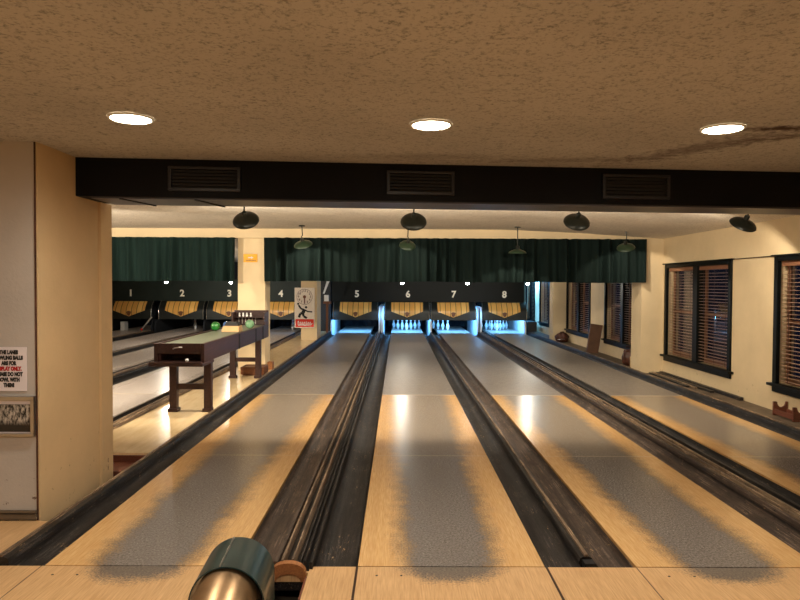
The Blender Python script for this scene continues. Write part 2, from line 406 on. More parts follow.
struct('wall_side_left', B().box(XLF-.1, XLF, YF, 4.45, -.3, HC), 'cream')

# right wall with openings
WIN = [('window_1', 5.95, 8.22, .36, 1.93, 'window at the right edge of the picture'), ('window_2', 9.38, 11.62, .36, 1.93, 'wide window in the middle of the window wall'),
       ('window_3', 12.85, 15.02, .36, 1.93, 'window behind the leaning brown board'), ('window_4', 16.25, 18.42, .36, 1.93, 'window above the brown bag'),
       ('window_5', 19.35, 21.95, .36, 1.93, 'window beside the blue lit wall'), ('window_6', 22.8, 24.3, .36, 1.93, 'last window near the pins')]
wb = B(); yprev = YF
for n, a, b, z0, z1, _ in WIN:
    wb.box(XR, XR+.22, yprev, a, -.3, HC); wb.box(XR, XR+.22, a, b, -.3, z0); wb.box(XR, XR+.22, a, b, z1, HC); yprev = b
wb.box(XR, XR+.22, yprev, YB, -.3, HC)
struct('wall_right', wb, 'cream', 'cream plaster window wall', 'wall')
struct('pillar_right', B().box(4.45, XR-.001, 11.77, 12.27, .001, HB), 'cream', 'cream wall pillar where the curtain ends', 'pillar')
struct('pillar_right', B().box(4.45, XR-.001, 18.5, 18.9, .001, HB), 'cream', 'narrow cream wall pillar beside the brown bag', 'pillar')
p1 = struct('pillar', B().box(-2.95, -2.45, 11.9, 12.36, 0, HB), 'pillar', 'cream square pillar with a small gold plaque', 'pillar')
p2 = struct('pillar', B().box(-2.78, -2.32, 18.5, 19.4, 0, HB), 'pillar', 'cream pillar behind the dial sign', 'pillar')
struct('trim_1', B().box(4.82, 4.849, 8.3, 9.3, 1.985, 1.992), 'tablewood', 'thin dark wire running between the window tops', 'wire')

for n, a, b, z0, z1, lab in WIN:
    w = thing(n, 'dark green framed ' + lab, 'window', (XR, (a+b)/2, z0), kind='structure')
    X0, X1 = XR-.03, XR+.02
    f = B().box(X0, X1, a-.045, a+.035, z0-.02, z1+.05).box(X0, X1, b-.035, b+.045, z0-.02, z1+.05).box(X0, X1, a+.04, b-.04, z1-.01, z1+.05)
    f.build('window_frame', 'green_frame', w, bevel=.004)
    B().box(XR-.075, XR+.05, a-.11, b+.10, z0-.035, z0).box(X0, X1, a-.05, b+.05, z0-.11, z0-.035).build('window_sill', 'green_frame', w, bevel=.004)
    B().box(X0-.02, X1, a-.09, b+.09, z1+.05, z1+.07).build('head_trim', 'green_frame', w)
    mid = (a+b)/2
    B().box(XR-.012, XR+.16, mid-.075, mid+.075, z0, z1).build('mullion', 'green_frame', w)
    for (u0, u1) in ((a+.001, mid-.076), (mid+.076, b-.001)):
        sxx = XR+.12; zm = z0+(z1-z0)*.5
        s = B()
        s.box(sxx, sxx+.03, u0, u0+.065, z0, z1).box(sxx, sxx+.03, u1-.065, u1, z0, z1).box(sxx, sxx+.03, u0+.065, u1-.065, z0, z0+.09).box(sxx, sxx+.03, u0+.065, u1-.065, z1-.06, z1).box(sxx-.01, sxx+.03, u0+.065, u1-.065, zm-.025, zm+.025)
        so = s.build('sash', 'sash', w)
        B().box(sxx+.012, sxx+.018, u0+.06, u1-.06, z0+.05, z1-.05).build('pane', 'glass', so)
    # wooden venetian blind
    place = lab.replace('window', '').strip()
    bl = thing('window_blind', 'brown slatted wooden blind in the ' + lab, 'blind', (XR+.03, mid, z1), 'wooden blinds in the window wall')
    for (u0, u1) in ((a+.045, mid-.08), (mid+.08, b-.045)):
        B().box(XR+.02, XR+.06, u0, u1, z1-.075, z1-.012).build('head_rail', 'sash', bl)
        sl = B(); z = z0+.04; k = 0
        while z < z1-.09:
            zz = z+random.uniform(-.003, .003)
            sl.prism([(XR+.024, zz-.004), (XR+.062, zz-.001), (XR+.062, zz+.003), (XR+.024, zz)], u0, u1); z += .05
        sl.build('slats', 'slat', bl)
        c = B()
        for q in (.15, .5, .85): c.box(XR+.024, XR+.026, u0+(u1-u0)*q-.004, u0+(u1-u0)*q+.004, z0+.03, z1-.07)
        c.build('tape', 'tablewood', bl)

# ------------------------------------------------------------------ beam across the room, vents, downlights
bx0, by0, bx1, by1 = -2.409, 4.84, 4.845, 5.45
def bpt(x, z, d=0):     # a point on the beam front face
    k = (x-bx0)/(bx1-bx0); return (x, by0+(by1-by0)*k+d, z)
BEAMB = 2.252
bb = B()
bb.ring([[bpt(x, BEAMB, 0), bpt(x, HC-.001, 0), bpt(x, HC-.001, .45), bpt(x, BEAMB, .45)] for x in (bx0, bx1)])
beam = struct('ceiling_beam', bb, 'beam', 'black boxed ceiling beam spanning the room', 'beam')
un = B(); un.ring([[bpt(x, BEAMB-.012, .02), bpt(x, BEAMB-.001, .02), bpt(x, BEAMB-.001, .43), bpt(x, BEAMB-.012, .43)] for x in (bx0+.1, bx1)])
un.build('soffit_board', 'beam_under', beam)
for xs in (-2.1, -1.55):
    B().ring([[bpt(xs+o, BEAMB-.02, .01+o*.2), bpt(xs+o, BEAMB-.012, .01+o*.2), bpt(xs+o+.02, BEAMB-.012, .01), bpt(xs+o+.02, BEAMB-.02, .01)] if o == 0 else
              [bpt(xs+.1, BEAMB-.02, .43), bpt(xs+.1, BEAMB-.012, .43), bpt(xs+.12, BEAMB-.012, .43), bpt(xs+.12, BEAMB-.02, .43)] for o in (0, 1)]).build('joint_strip', 'black', beam)
def vent(xa, xb, z0, z1, lab):
    v = thing('air_vent', lab, 'air vent', bpt((xa+xb)/2, z0), 'air vents in the black beam')
    f = B()
    for (a, b, c, d) in ((xa, xb, z0, z0+.025), (xa, xb, z1-.02, z1), (xa, xa+.025, z0+.025, z1-.02), (xb-.025, xb, z0+.025, z1-.02)):
        f.ring([[bpt(x, c, -.022), bpt(x, d, -.022), bpt(x, d, -.001), bpt(x, c, -.001)] for x in (a, b)])
    f.build('frame', 'vent_frame', v, bevel=.003)
    B().ring([[bpt(x, z0+.02, -.004), bpt(x, z1-.02, -.004), bpt(x, z1-.02, -.001), bpt(x, z0+.02, -.001)] for x in (xa+.02, xb-.02)]).build('backing', 'black', v)
    n = 6
    for i in range(n):
        z = z0+.035+(z1-z0-.06)*i/(n-1)
        B().ring([[bpt(x, z-.006, -.018), bpt(x, z-.004, -.019), bpt(x, z+.006, -.006), bpt(x, z+.004, -.005)] for x in (xa+.026, xb-.026)]).build('slat', 'black', v)
vent(-1.735, -1.20, 2.30, 2.485, 'black slatted air vent in the beam above the left pendants')
vent(-.09, .44, 2.30, 2.485, 'black slatted air vent at the middle of the beam')
vent(1.63, 2.19, 2.295, 2.49, 'black slatted air vent in the beam below the stained ceiling')

for xs, lab in ((-1.3, 'left'), (.9, 'middle'), (3.2, 'right')):  # added strip lights, unseen, that brighten the lane room ceiling
    p = bpt(xs, 2.33, .45); q = thing('added_strip', 'unseen strip light added on the rear side of the black beam, %s part' % lab, 'strip light', p, 'added strip lights behind the beam')
    B().ring([[bpt(x, 2.28, .452), bpt(x, 2.34, .452), bpt(x, 2.34, .50), bpt(x, 2.28, .50)] for x in (xs-.6, xs+.6)]).build('housing', 'shade_in', q)
    light('AREA', (p[0], p[1]+.08, 2.36), 26, (1, .87, .68), (0, .75, .66), 1.2, 'strip_fill', shape='RECTANGLE', size_y=.05)
light('AREA', (-5.4, 6.1, 2.34), 40, (1, .87, .68), (0, .75, .66), 2.5, 'strip_fill', shape='RECTANGLE', size_y=.05)  # added fill over the left bay, without a fixture
def downlight(x, y, lab):
    d = thing('downlight', lab, 'ceiling light', (x, y, HC), 'recessed downlights in the front ceiling')
    m4 = Matrix.Translation((x, y, HC))
    B().lathe([(.108, -.001), (.108, -.008), (.116, -.012), (.125, -.006), (.125, -.001)], 32, m4, cap=False).build('trim_ring', 'shade_in', d, smooth=True)
    B().lathe([(.108, -.009), (.108, -.003)], 32, m4).build('lens', 'lamp', d)
    light('SPOT', (x, y, HC-.03), 105, (1, .90, .76), (0, 0, -1), .1, 'downlight_light', spot_size=math.radians(165), spot_blend=.9)
downlight(-1.52, 3.69, 'round recessed ceiling light nearest the off-white left wall')
downlight(.19, 3.80, 'round recessed ceiling light above the middle air vent')
downlight(1.93, 3.86, 'round recessed ceiling light beside the brown ceiling stain')
for x in (-3.4, -.2, 2.9): light('AREA', (x, .2, HC-.02), 46, (1, .90, .76), (0, 0, -1), .22, 'room_fill')  # added unseen lamps behind the camera to brighten the room

# ------------------------------------------------------------------ lanes, gutters, rails
Y0, Y1, YD = 3.630, 21.2, 24.7
SPEC = [  # number, lane x0,x1, left gutter (a,b), right gutter (a,b)
    (1, -9.58, -8.50, (-9.80, -9.58), (-8.50, -8.28)), (2, -7.83, -6.76, (-8.05, -7.83), (-6.76, -6.54)),
    (3, -6.22, -5.16, (-6.44, -6.22), (-5.16, -4.94)), (4, -4.47, -3.41, (-4.69, -4.47), (-3.41, -3.20)),
    (5, -2.00, -.915, (-2.20, -2.00), (-.915, -.70)), (6, -.225, .845, (-.47, -.225), (.845, 1.06)),
    (7, 1.36, 2.42, (1.15, 1.36), (2.42, 2.64)), (8, 3.10, 4.15, (2.88, 3.10), (4.15, 4.36))]
LL = {1: 'far left polished bowling lane ending under number 1', 2: 'polished bowling lane ending under number 2', 3: 'polished bowling lane ending under number 3',
      4: 'polished bowling lane running past the shuffleboard table, under number 4', 5: 'worn wooden bowling lane ending under number 5 beside the walkway',
      6: 'worn wooden bowling lane in the centre ending under number 6', 7: 'worn wooden bowling lane ending under number 7',
      8: 'worn wooden bowling lane beside the window wall, under number 8'}
def gutter_profile(a, b, n=10, dep=.075, th=.012):
    xc, hw = (a+b)/2, (b-a)/2-.004
    top = [(xc-hw*math.cos(PI*i/n), -.012-dep*math.sin(PI*i/n)**.7) for i in range(n+1)]
    return top+[(x, z-th) for x, z in reversed(top)]
for n, a, b, gl, gr in SPEC:
    xc = (a+b)/2
    ys = Y0 if n > 4 else 4.7
    L = thing('bowling_lane', LL[n], 'bowling lane', (xc, 3.62, 0), 'bowling lanes')
    B().box(a+.004, b-.004, ys, YD, -.07, 0).build('lane_bed', 'lane' if n > 4 else 'lane_pale', L)
    B().prism(gutter_profile(*gl), ys+.002, 21.38).build('gutter', 'gutter_brown' if n in (7,) else 'gutter', L, smooth=True)
    B().prism(gutter_profile(*gr), ys+.002, 21.38).build('gutter', 'gutter_brown' if n in (5, 7) else 'gutter', L, smooth=True)
def cap_profile(a, b, h, z0=-.2):
    w = b-a; r = min(w*.35, .03)
    return [(a, z0), (b, z0), (b, h-r), (b-r*.3, h-r*.3), (b-r, h), (a+r, h), (a+r*.3, h-r*.3), (a, h-r)]
def divider(a, b, y0, lab, h=.03, mat='rail_dark', y1=21.4):
    d = thing('divider_rail', lab, 'divider rail', ((a+b)/2, y0, 0), 'divider rails between gutters')
    B().prism(cap_profile(a+.002, b-.002, h), y0, y1).build('rail', mat, d, smooth=True)
    c = (a+b)/2
    B().prism([(c-.012, h), (c+.012, h), (c+.010, h+.012), (c-.010, h+.012)], y0, y1).build('top_bead', 'rail_worn', d)
    return d
divider(-2.305, -2.20, 3.63, 'raised black rail with worn top between lane five and the walkway', .045)
dd = divider(1.06, 1.15, 3.72, 'low black divider rail between lanes six and seven', .02)
B().box(1.075, 1.135, 3.64, 3.70, -.05, .012).build('end_block', 'black', dd)
divider(-6.54, -6.44, 4.7, 'dark divider rail between lanes two and three', .03)
divider(-3.20, -3.105, 4.7, 'dark rail between lane four and the pale walkway', .05, 'rail_worn')
divider(4.362, 4.445, 3.63, 'black rail between lane eight and the window ledge', .035)
divider(-9.9, -9.80, 4.7, 'dark rail outside lane one', .03)
struct('floor_far_left', B().box(XLB, -9.905, 4.6, 24.8, -.1, 0), 'ledge')
def ball_return(a, b, y0, lab, y1=21.3):
    w = b-a; r = thing('ball_return_track', lab, 'ball return', ((a+b)/2, y0, 0), 'ball return tracks between lanes')
    B().box(a+.002, b-.002, y0, y1, -.12, .0).build('bed', 'rail_dark', r)
    for (u, v, h, m) in ((.0, .16, .045, 'gutter_brown'), (.20, .30, .055, 'rail_worn'), (.46, .56, .058, 'rail_worn'), (.64, .70, .03, 'rail_dark'), (.78, .84, .05, 'rail_dark'), (.90, 1., .04, 'rail_dark')):
        B().prism(cap_profile(a+w*u+.003, a+w*v-.003, h, .0005), y0, y1).build('rail', m, r, smooth=True)
    return r
br = ball_return(-.70, -.47, 3.585, 'worn wooden ball return track between lanes five and six')
# rounded end of the return track, fresh cut orange wood
n = 12; ex0, ex1 = -.70, -.505
arch = [((ex0+ex1)/2-(ex1-ex0)/2*math.cos(PI*i/n), -.015+.07*math.sin(PI*i/n)**.8) for i in range(n+1)]
inner = [((ex0+ex1)/2-(ex1-ex0)*.36*math.cos(PI*i/n), -.05+.045*math.sin(PI*i/n)) for i in range(n+1)]
B().prism([(ex0, -.05)]+arch+[(ex1, -.05)]+inner[::-1], 3.535, 3.58).build('end_block', 'cutwood', br)
ball_return(2.64, 2.88, 3.63, 'dark ball return track between lanes seven and eight')
ball_return(-4.94, -4.69, 4.7, 'dark ball return track between lanes three and four')
ball_return(-8.28, -8.05, 4.7, 'dark ball return track between lanes one and two')
# return trough sunk in the approach and hood
tr = thing('return_trough', 'dark wooden trough sunk in the approach behind the green hood', 'trough', (-.60, 2.56, -.15))
B().box(-.708, -.492, 2.56, 3.50, -.17, -.15).box(-.708, -.698, 2.56, 3.50, -.15, -.002).box(-.502, -.492, 2.56, 3.50, -.15, -.002).box(-.698, -.502, 2.56, 2.57, -.15, -.002).build('trough', 'stepwood', tr)
hd = thing('ball_return_hood', 'dark green curved metal hood over the near end of the ball return', 'ball return hood', (-.765, 2.95, 0))
def arch_shell(xc, zc, r, th, y0, y1, n=32, zb=.0, lean=0):
    pts = [(xc-r, zb)]+[(xc-r*math.cos(PI*i/n), zc+r*math.sin(PI*i/n)) for i in range(n+1)]+[(xc+r, zb)]
    ri = r-th
    pin = [(xc-ri, zb)]+[(xc-ri*math.cos(PI*i/n), zc+ri*math.sin(PI*i/n)) for i in range(n+1)]+[(xc+ri, zb)]
    return pts+pin[::-1]
b = B(); P = arch_shell(-.737, .212, .166, .006, 0, 0)
b.ring([[(x-.020*k, 2.76+.33*k, z) for x, z in P] for k in (0, 1)], True, True)
b.build('hood_shell', 'hood', hd, smooth=True)
b = B(); rings = []
for k in range(13):
    u = k/12; y = 2.98-.5*u; drop = .16*max(0, u-.40)**1.3; r = .138
    rings.append([(-.742+(r-.10*0)*-math.cos(PI*i/32), y, .228-drop+r*math.sin(PI*i/32)) for i in range(33)]+[(-.742+r-.008, y, .02), (-.742-r+.008, y, .02)])
b.ring(rings, True, True)
b.build('brass_liner', 'brass', hd, smooth=True)
ang = math.radians(100)
B().tube([(-.737-.020*k/8+.1665*math.cos(ang), 2.765+.32*k/8, .212+.1665*math.sin(ang)) for k in range(9)], [.003+.0015*(k % 3) for k in range(9)], 6).build('weld_seam', 'silver', hd, smooth=True)

# ------------------------------------------------------------------ masks, number boards, pins, pit
def prof_y(z):      # front of the mask leans towards the player
    if z >= 1.02: return 21.86
    if z <= .66: return 21.60
    k = (1.02-z)/.36; return 21.86-.26*math.sin(k*PI/2)
def mask(xc, hw, n, lab):
    k = thing('pin_mask', lab, 'pin mask', (xc, 21.7, .41), 'pin masks over the lanes')
    zs = [.41, .5, .58, .66, .72, .78, .84, .9, .96, 1.02]
    out = [(prof_y(z), z) for z in zs]+[(prof_y(z)+.015-.0*z, z) for z in reversed(zs)]
    B().prism(out, xc-hw, xc+hw, 'x').build('panel', 'mask', k, smooth=True)
    b = B(); N = 12; rows = 8; grid = []
    for i in range(N+1):
        u = -1+2*i/N; zb = .50+(.70-.50)*abs(u)
        grid.append([(xc+u*.53, zb+(1.0-zb)*j/rows) for j in range(rows+1)])
    F = [[b.bm.verts.new((x, prof_y(z)-.022, z)) for x, z in c] for c in grid]
    G = [[b.bm.verts.new((x, prof_y(z)-.003, z)) for x, z in c] for c in grid]
    for i in range(N):
        for j in range(rows):
            b.bm.faces.new((F[i][j], F[i+1][j], F[i+1][j+1], F[i][j+1])); b.bm.faces.new((G[i][j], G[i][j+1], G[i+1][j+1], G[i+1][j]))
        b.bm.faces.new((F[i][0], G[i][0], G[i+1][0], F[i+1][0])); b.bm.faces.new((F[i][rows], F[i+1][rows], G[i+1][rows], G[i][rows]))
    for i, s in ((0, 1), (N, -1)):
        for j in range(rows): b.bm.faces.new((F[i][j], F[i][j+1], G[i][j+1], G[i][j]))
    sh = b.build('wooden_shield', 'shield', k, loc=(xc, 21.7, .41))
    tag(sh, 'pale yellow planked wooden shield')
    e = [(xc+.085*math.sin(2*PI*q/16)*(1 if 4 < q < 12 else .75), .62-.09*math.cos(2*PI*q/16)*(.7 if 4 < q < 12 else 1.1)) for q in range(16)]
    B().prism(e, prof_y(.62)-.036, prof_y(.62)-.018).build('emblem', 'brownwood', sh)
    for s in (-1, 1):
        B().tube([(xc+s*(hw-.03), prof_y(z)-.02, z) for z in zs], .009, 6).build('edge_strip', 'chrome', k, smooth=True)
    return k
BOARDX = {1: -9.0, 2: -7.26, 3: -5.66, 4: -3.92, 5: -1.42, 6: .31, 7: 1.86, 8: 3.58}
for i in range(1, 9):
    hw = .80 if i not in (6, 7) else .765
    mask(BOARDX[i], .77, i, 'dark green pin mask with a pale wooden shield under number %d' % i)
nb1 = thing('number_board', 'dark green number board over the dark unlit lanes at the left', 'number board', (-6.5, 21.9, 1.03))
B().box(-9.9, -3.05, 21.875, 21.92, 1.02, 1.75).build('board', 'board', nb1)
nb2 = thing('number_board', 'dark green number board above the blue lit pins', 'number board', (1.1, 21.9, 1.03))
B().box(-2.24, 4.28, 21.875, 21.92, 1.02, 1.75).build('board', 'board_dark', nb2)
for i in range(1, 9):
    text_obj(str(i), .31, 'digit', nb1 if i < 5 else nb2, (BOARDX[i]+(.03 if i > 4 else -.05), 21.868, 1.27), 'number', 1.0, .010, depth=.01)
# kickbacks between lanes, right and left of each deck
KICK = [(-9.85, -9.79), (-8.21, -8.17), (-8.10, -8.05), (-6.48, -6.44), (-4.87, -4.83), (-4.77, -4.71), (-3.145, -3.11),
        (-2.24, -2.20), (-.64, -.578), (-.552, -.482), (1.07, 1.13), (2.645, 2.685), (2.75, 2.80), (4.22, 4.28)]
KN = ['left of lane one', 'right of lane one', 'left of lane two', 'between lanes two and three', 'right of lane three', 'left of lane four', 'right of lane four',
      'left of lane five', 'right of lane five', 'left of lane six', 'between lanes six and seven', 'right of lane seven', 'left of lane eight', 'right of lane eight']
for (a, b), kn in zip(KICK, KN):
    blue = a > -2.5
    z1 = .33 if kn in ('right of lane eight', 'left of lane five', 'between lanes six and seven') else .80
    if a < -8 or a in (-6.48, -3.145): z1 = .33
    pts = [(21.45, .0)]+[(21.45+.14*(1-math.cos(q*PI/12)), .06+(z1-.06)*math.sin(q*PI/12)) for q in range(7)]+[(24.6, z1), (24.6, .0)]
    pts = [(y, z+.06) for y, z in pts]; pts[0] = (21.45, -.215); pts[-1] = (24.6, -.215)
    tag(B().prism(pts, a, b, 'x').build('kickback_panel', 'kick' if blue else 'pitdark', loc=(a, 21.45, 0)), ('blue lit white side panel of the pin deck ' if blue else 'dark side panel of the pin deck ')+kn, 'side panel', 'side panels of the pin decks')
# pit curtains behind the pins
for i, a, b, gl, gr in SPEC:
    xs = [gl[0]+.1+(gr[1]-gl[0]-.2)*k/40 for k in range(41)]
    b_ = B(); b_.ring([[(x, 24.62+.015*math.sin(k*1.1), z) for k, x in enumerate(xs)]+[(x, 24.64+.015*math.sin(k*1.1), z) for k, x in reversed(list(enumerate(xs)))] for z in (.01, 1.1)])
    tag(b_.build('pit_curtain', 'pitdark', loc=((a+b)/2, 24.63, 0)), 'dark pit curtain hanging behind lane %d' % i, 'pit curtain', 'pit curtains behind the pins')
# pins
PINP = [(.0258, 0), (.030, .006), (.036, .03), (.047, .07), (.0565, .105), (.0603, .115), (.0595, .14), (.052, .175), (.038, .21), (.026, .238), (.0228, .254), (.0235, .27), (.028, .30), (.0318, .335), (.0318, .345), (.028, .364), (.016, .377), (.002, .381)]
pin0 = None; SPC = .3048
POS = {}
k = 0
for r in range(4):
    for c in range(r+1):
        k += 1; POS[k] = ((c-r/2)*SPC, r*SPC*.866)
def pin(x, y, lab, group):
    global pin0
    if pin0 is None:
        o = B().lathe(PINP, 20, Matrix.Translation((x, y, .001))).build('bowling_pin', 'white', loc=(x, y, .001), smooth=True); pin0 = o
        b = B()
        for z in (.262, .285): b.lathe([(.0240 if z < .27 else .0268, z), (.0248 if z < .27 else .0282, z+.008)], 20, Matrix.Translation((x, y, .001)))
        b.build('neck_stripe', 'redband', o)
    else: o = copy_tree(pin0)
    o.location = (x, y, .001); tag(o, lab, 'bowling pin', group)
ROWN = {1: 'head pin of the rack', 2: 'second row left pin', 3: 'second row right pin', 4: 'third row left pin', 5: 'third row middle pin', 6: 'third row right pin', 7: 'back row leftmost pin', 8: 'back row second pin', 9: 'back row third pin', 10: 'back row rightmost pin'}
for k in range(1, 11):
    pin(.31+POS[k][0], 22.7+POS[k][1], 'white bowling pin, '+ROWN[k]+', on lane six', 'white pins standing on lane six')
for k in (7, 4, 2, 1):
    pin(1.76+POS[k][0], 22.7+POS[k][1], 'white bowling pin, '+ROWN[k]+', on lane seven', 'white pins standing on lane seven')
for k in range(1, 11):
    pin(3.50+POS[k][0], 22.7+POS[k][1], 'white bowling pin, '+ROWN[k]+', on lane eight', 'white pins standing on lane eight')
pin(-3.72, 22.8, 'single white bowling pin standing on dark lane four', 'white pins on the dark lanes')
pin(-7.16, 22.8, 'single white bowling pin standing on dark lane two', 'white pins on the dark lanes')
sw = thing('sweep_bar', 'pale metal bar slanting between the masks of lanes one and two', 'sweep bar', (-8.35, 21.2, .05))
B().tube([(-8.42, 21.25, .10), (-8.16, 21.4, .50)], .025, 8).build('bar', 'silver', sw, smooth=True)
B().sphere((-8.44, 21.24, .09), .04).build('foot', 'redband', sw, smooth=True)
wp = tag(B().box(-9.42, -9.28, 21.9, 22.2, .001, .3).build('carton', 'white', bevel=.006), 'small white carton beside the mask of lane one', 'carton')
# unlit plinth right of lane eight
tag(B().box(4.33, 4.62, 21.4, 22.4, .045, .38).build('machine_box', 'black', bevel=.01), 'black machine box right of the lane eight pins', 'machine box')

# blue tube lamps behind the masks
for i in (5, 6, 7, 8):
    xc = BOARDX[i]
    f = thing('tube_light', 'blue tube light hidden behind the mask of lane %d' % i, 'tube light', (xc, 22.05, .95), 'blue tube lights over the pins')
    B().box(xc-.55, xc+.55, 21.925, 22.1, .97, 1.01).build('housing', 'silver', f); B().box(xc-.1, xc+.1, 21.922, 21.95, 1.01, 1.2).build('bracket', 'silver', f)
    light('AREA', (xc, 22.05, .95), 110, (.12, .45, 1), (0, -.25, -1), 1.0, 'blue_light', shape='RECTANGLE', size_y=.10)
for x in (-2.26, -.565, 2.72):
    light('POINT', (x, 21.30, .62), 6, (.12, .48, 1), None, .05, 'blue_gap_fill')  # added unseen blue lamps that brighten the panels in the mask gaps
light('AREA', (4.40, 22.5, 1.9), 110, (.12, .48, 1), (1, .12, -.35), .3, 'blue_wall_light')

# ------------------------------------------------------------------ spot lamps facing the masks
for x, lab in ((-6.10, 'between numbers 1 and 2'), (-4.40, 'next to the cream pillar'), (.11, 'above number 6'), (1.83, 'above number 7'), (3.42, 'at the right end of the number board')):
    s = thing('spot_lamp', 'small bright spot lamp below the curtain '+lab, 'spot lamp', (x, 17.0, HB), 'spot lamps aimed at the masks')
    B().tube([(x, 17, HB), (x, 17, 1.70)], .012, 8).build('stem', 'black', s)
    B().lathe([(.02, 1.72), (.045, 1.70), (.06, 1.65), (.056, 1.65), (.035, 1.70)], 16, Matrix.Translation((x, 17, 0)), cap=False).build('shade', 'black', s, smooth=True)
    B().sphere((x, 17, 1.645), .042, seg=14, rng=8).build('bulb', 'spotbulb', s, smooth=True)
    light('SPOT', (x, 17.05, 1.66), 300 if x < 0 else 200, (1, .92, .78), (0, 4.9, -.75), .04, 'spot_light', spot_size=math.radians(80), spot_blend=.8)
    if x in (.11, 3.42, -4.40, -6.10): light('POINT', (x, 17.0, 1.585), 40, (1, .9, .74), None, .04, 'bulb_light')

# ------------------------------------------------------------------ curtains
def curtain(x0, x1, lab, seed, cloth='curtain', z0=1.652, z1=2.44):
    random.seed(seed); n = int((x1-x0)/.018); nz = 12; rings = []
    ph = [random.uniform(0, 6.28) for _ in range(6)]; fr = [random.uniform(16, 46) for _ in range(6)]; am = [.040, .034, .030, .024, .016, .012]
    for j in range(nz+1):
        v = j/nz; z = z0+(z1-z0)*v; row = []
        for i in range(n+1):
            x = x0+(x1-x0)*i/n
            y = sum(a*math.sin(f*x+p+1.2*math.sin(1.3*x+p)) for a, f, p in zip(am, fr, ph))
            y += .012*math.sin(95*x)*(v**3)
            y = max(-.11, min(.10, y*(1.0-.45*v)))
            row.append((x+.012*math.sin(5*x)*(1-v), 11.68+y, z+.006*math.sin(3*x)*(1 if j == 0 else 0)))
        rings.append(row+[(x, y+.006, z) for x, y, z in reversed(row)])
    o = thing('curtain', lab, 'curtain', ((x0+x1)/2, 11.72, z1), 'green valance curtains')
    B().ring(rings, True, True).build('cloth', cloth, o, smooth=True, angle=80)
    B().tube([(x0, 11.79, z1-.012), (x1, 11.79, z1-.012)], .008, 8).build('curtain_rod', 'black', o)
curtain(-10.2, -2.955, 'long dark green pleated curtain left of the cream pillar', 3, 'curtain_lit')
curtain(-2.43, 4.50, 'long dark green pleated curtain right of the cream pillar', 11)

# ------------------------------------------------------------------ pendant lamps
def pendant(x, y, z, r, tilt, yaw, mat, lab, group, power, cone=150):
    p = thing('pendant_lamp', lab, 'pendant lamp', (x, y, HM), group)
    ax = Vector((math.sin(yaw)*math.cos(tilt), math.cos(yaw)*math.cos(tilt), -math.sin(tilt)))
    q = ax.to_track_quat('-Z', 'Y').to_matrix().to_4x4(); m4 = Matrix.Translation((x, y, z)) @ q
    dp = r*.42
    B().lathe([(r, -.012), (r*.98, .0), (r*.86, dp*.32), (r*.62, dp*.62), (r*.33, dp*.84), (.03, dp), (.028, dp-.01), (r*.32, dp*.80), (r*.6, dp*.58), (r*.84, dp*.28), (r*.96, -.002), (r*.99, -.012)], 32, m4, cap=False).build('shade', mat, p, smooth=True, angle=60)
    B().lathe([(.030, dp-.015), (.030, dp+.045), (.022, dp+.055)], 16, m4).build('socket', 'shade_dark', p, smooth=True)
    top = m4 @ Vector((0, 0, dp+.05))
    B().tube([top, top+(m4.to_3x3() @ Vector((0, 0, .02)))+Vector((0, 0, .015)), (x-ax.x*.02, top.y-.0, min(HB, top.z+.05)), (top.x, top.y, HM)], .009, 8).build('stem', 'shade_dark', p, smooth=True)
    B().lathe([(.055, -.018), (.05, 0)], 16, Matrix.Translation((top.x, top.y, HM-.001))).build('ceiling_cup', 'shade_dark', p)
    bc = m4 @ Vector((0, 0, dp*.35))
    B().sphere(bc, .024, seg=12, rng=8).build('bulb', 'bulb', p, smooth=True)
    bl = m4 @ Vector((0, 0, .0))
    light('SPOT', bl, power, (1, .87, .68), ax, .03, 'pendant_light', spot_size=math.radians(cone), spot_blend=.2)
R = math.radians
pendant(-1.79, 7.6, 2.352, .155, R(44), 0, 'shade_dark', 'dark round lamp shade hanging under the beam left of the middle', 'dark pendant lamps near the beam', 250)
pendant(.18, 7.6, 2.345, .155, R(44), 0, 'shade_dark', 'dark round lamp shade hanging in front of a smaller green one', 'dark pendant lamps near the beam', 250)
pendant(2.10, 7.6, 2.350, .155, R(46), 0, 'shade_dark', 'dark round lamp shade above the right half of the curtain', 'dark pendant lamps near the beam', 200)
pendant(4.06, 7.6, 2.33, .155, R(52), R(-12), 'shade_dark', 'dark tilted lamp shade beside the window wall', 'dark pendant lamps near the beam', 95)
pendant(-4.95, 7.9, 2.30, .155, R(44), 0, 'shade_dark', 'dark lamp shade half hidden behind the left column', 'dark pendant lamps near the beam', 520)
pendant(-7.6, 7.9, 2.30, .155, R(44), 0, 'shade_dark', 'dark lamp shade over the far left lanes', 'dark pendant lamps near the beam', 520)
pendant(-1.64, 11.15, 2.285, .16, R(62), R(15), 'shade_green', 'small green lamp shade hanging near the cream pillar', 'green pendant lamps before the curtain', 60, 125)
pendant(.16, 11.0, 2.27, .14, R(52), R(-10), 'shade_green', 'small green lamp shade hanging below the dark one', 'green pendant lamps before the curtain', 60, 125)
pendant(2.06, 11.15, 2.16, .155, R(86), 0, 'shade_green', 'green cone lamp shade hanging straight on a long stem', 'green pendant lamps before the curtain', 60, 125)
pendant(3.88, 11.0, 2.25, .15, R(60), R(25), 'shade_green', 'small green lamp shade hanging near the end of the curtain', 'green pendant lamps before the curtain', 60, 125)

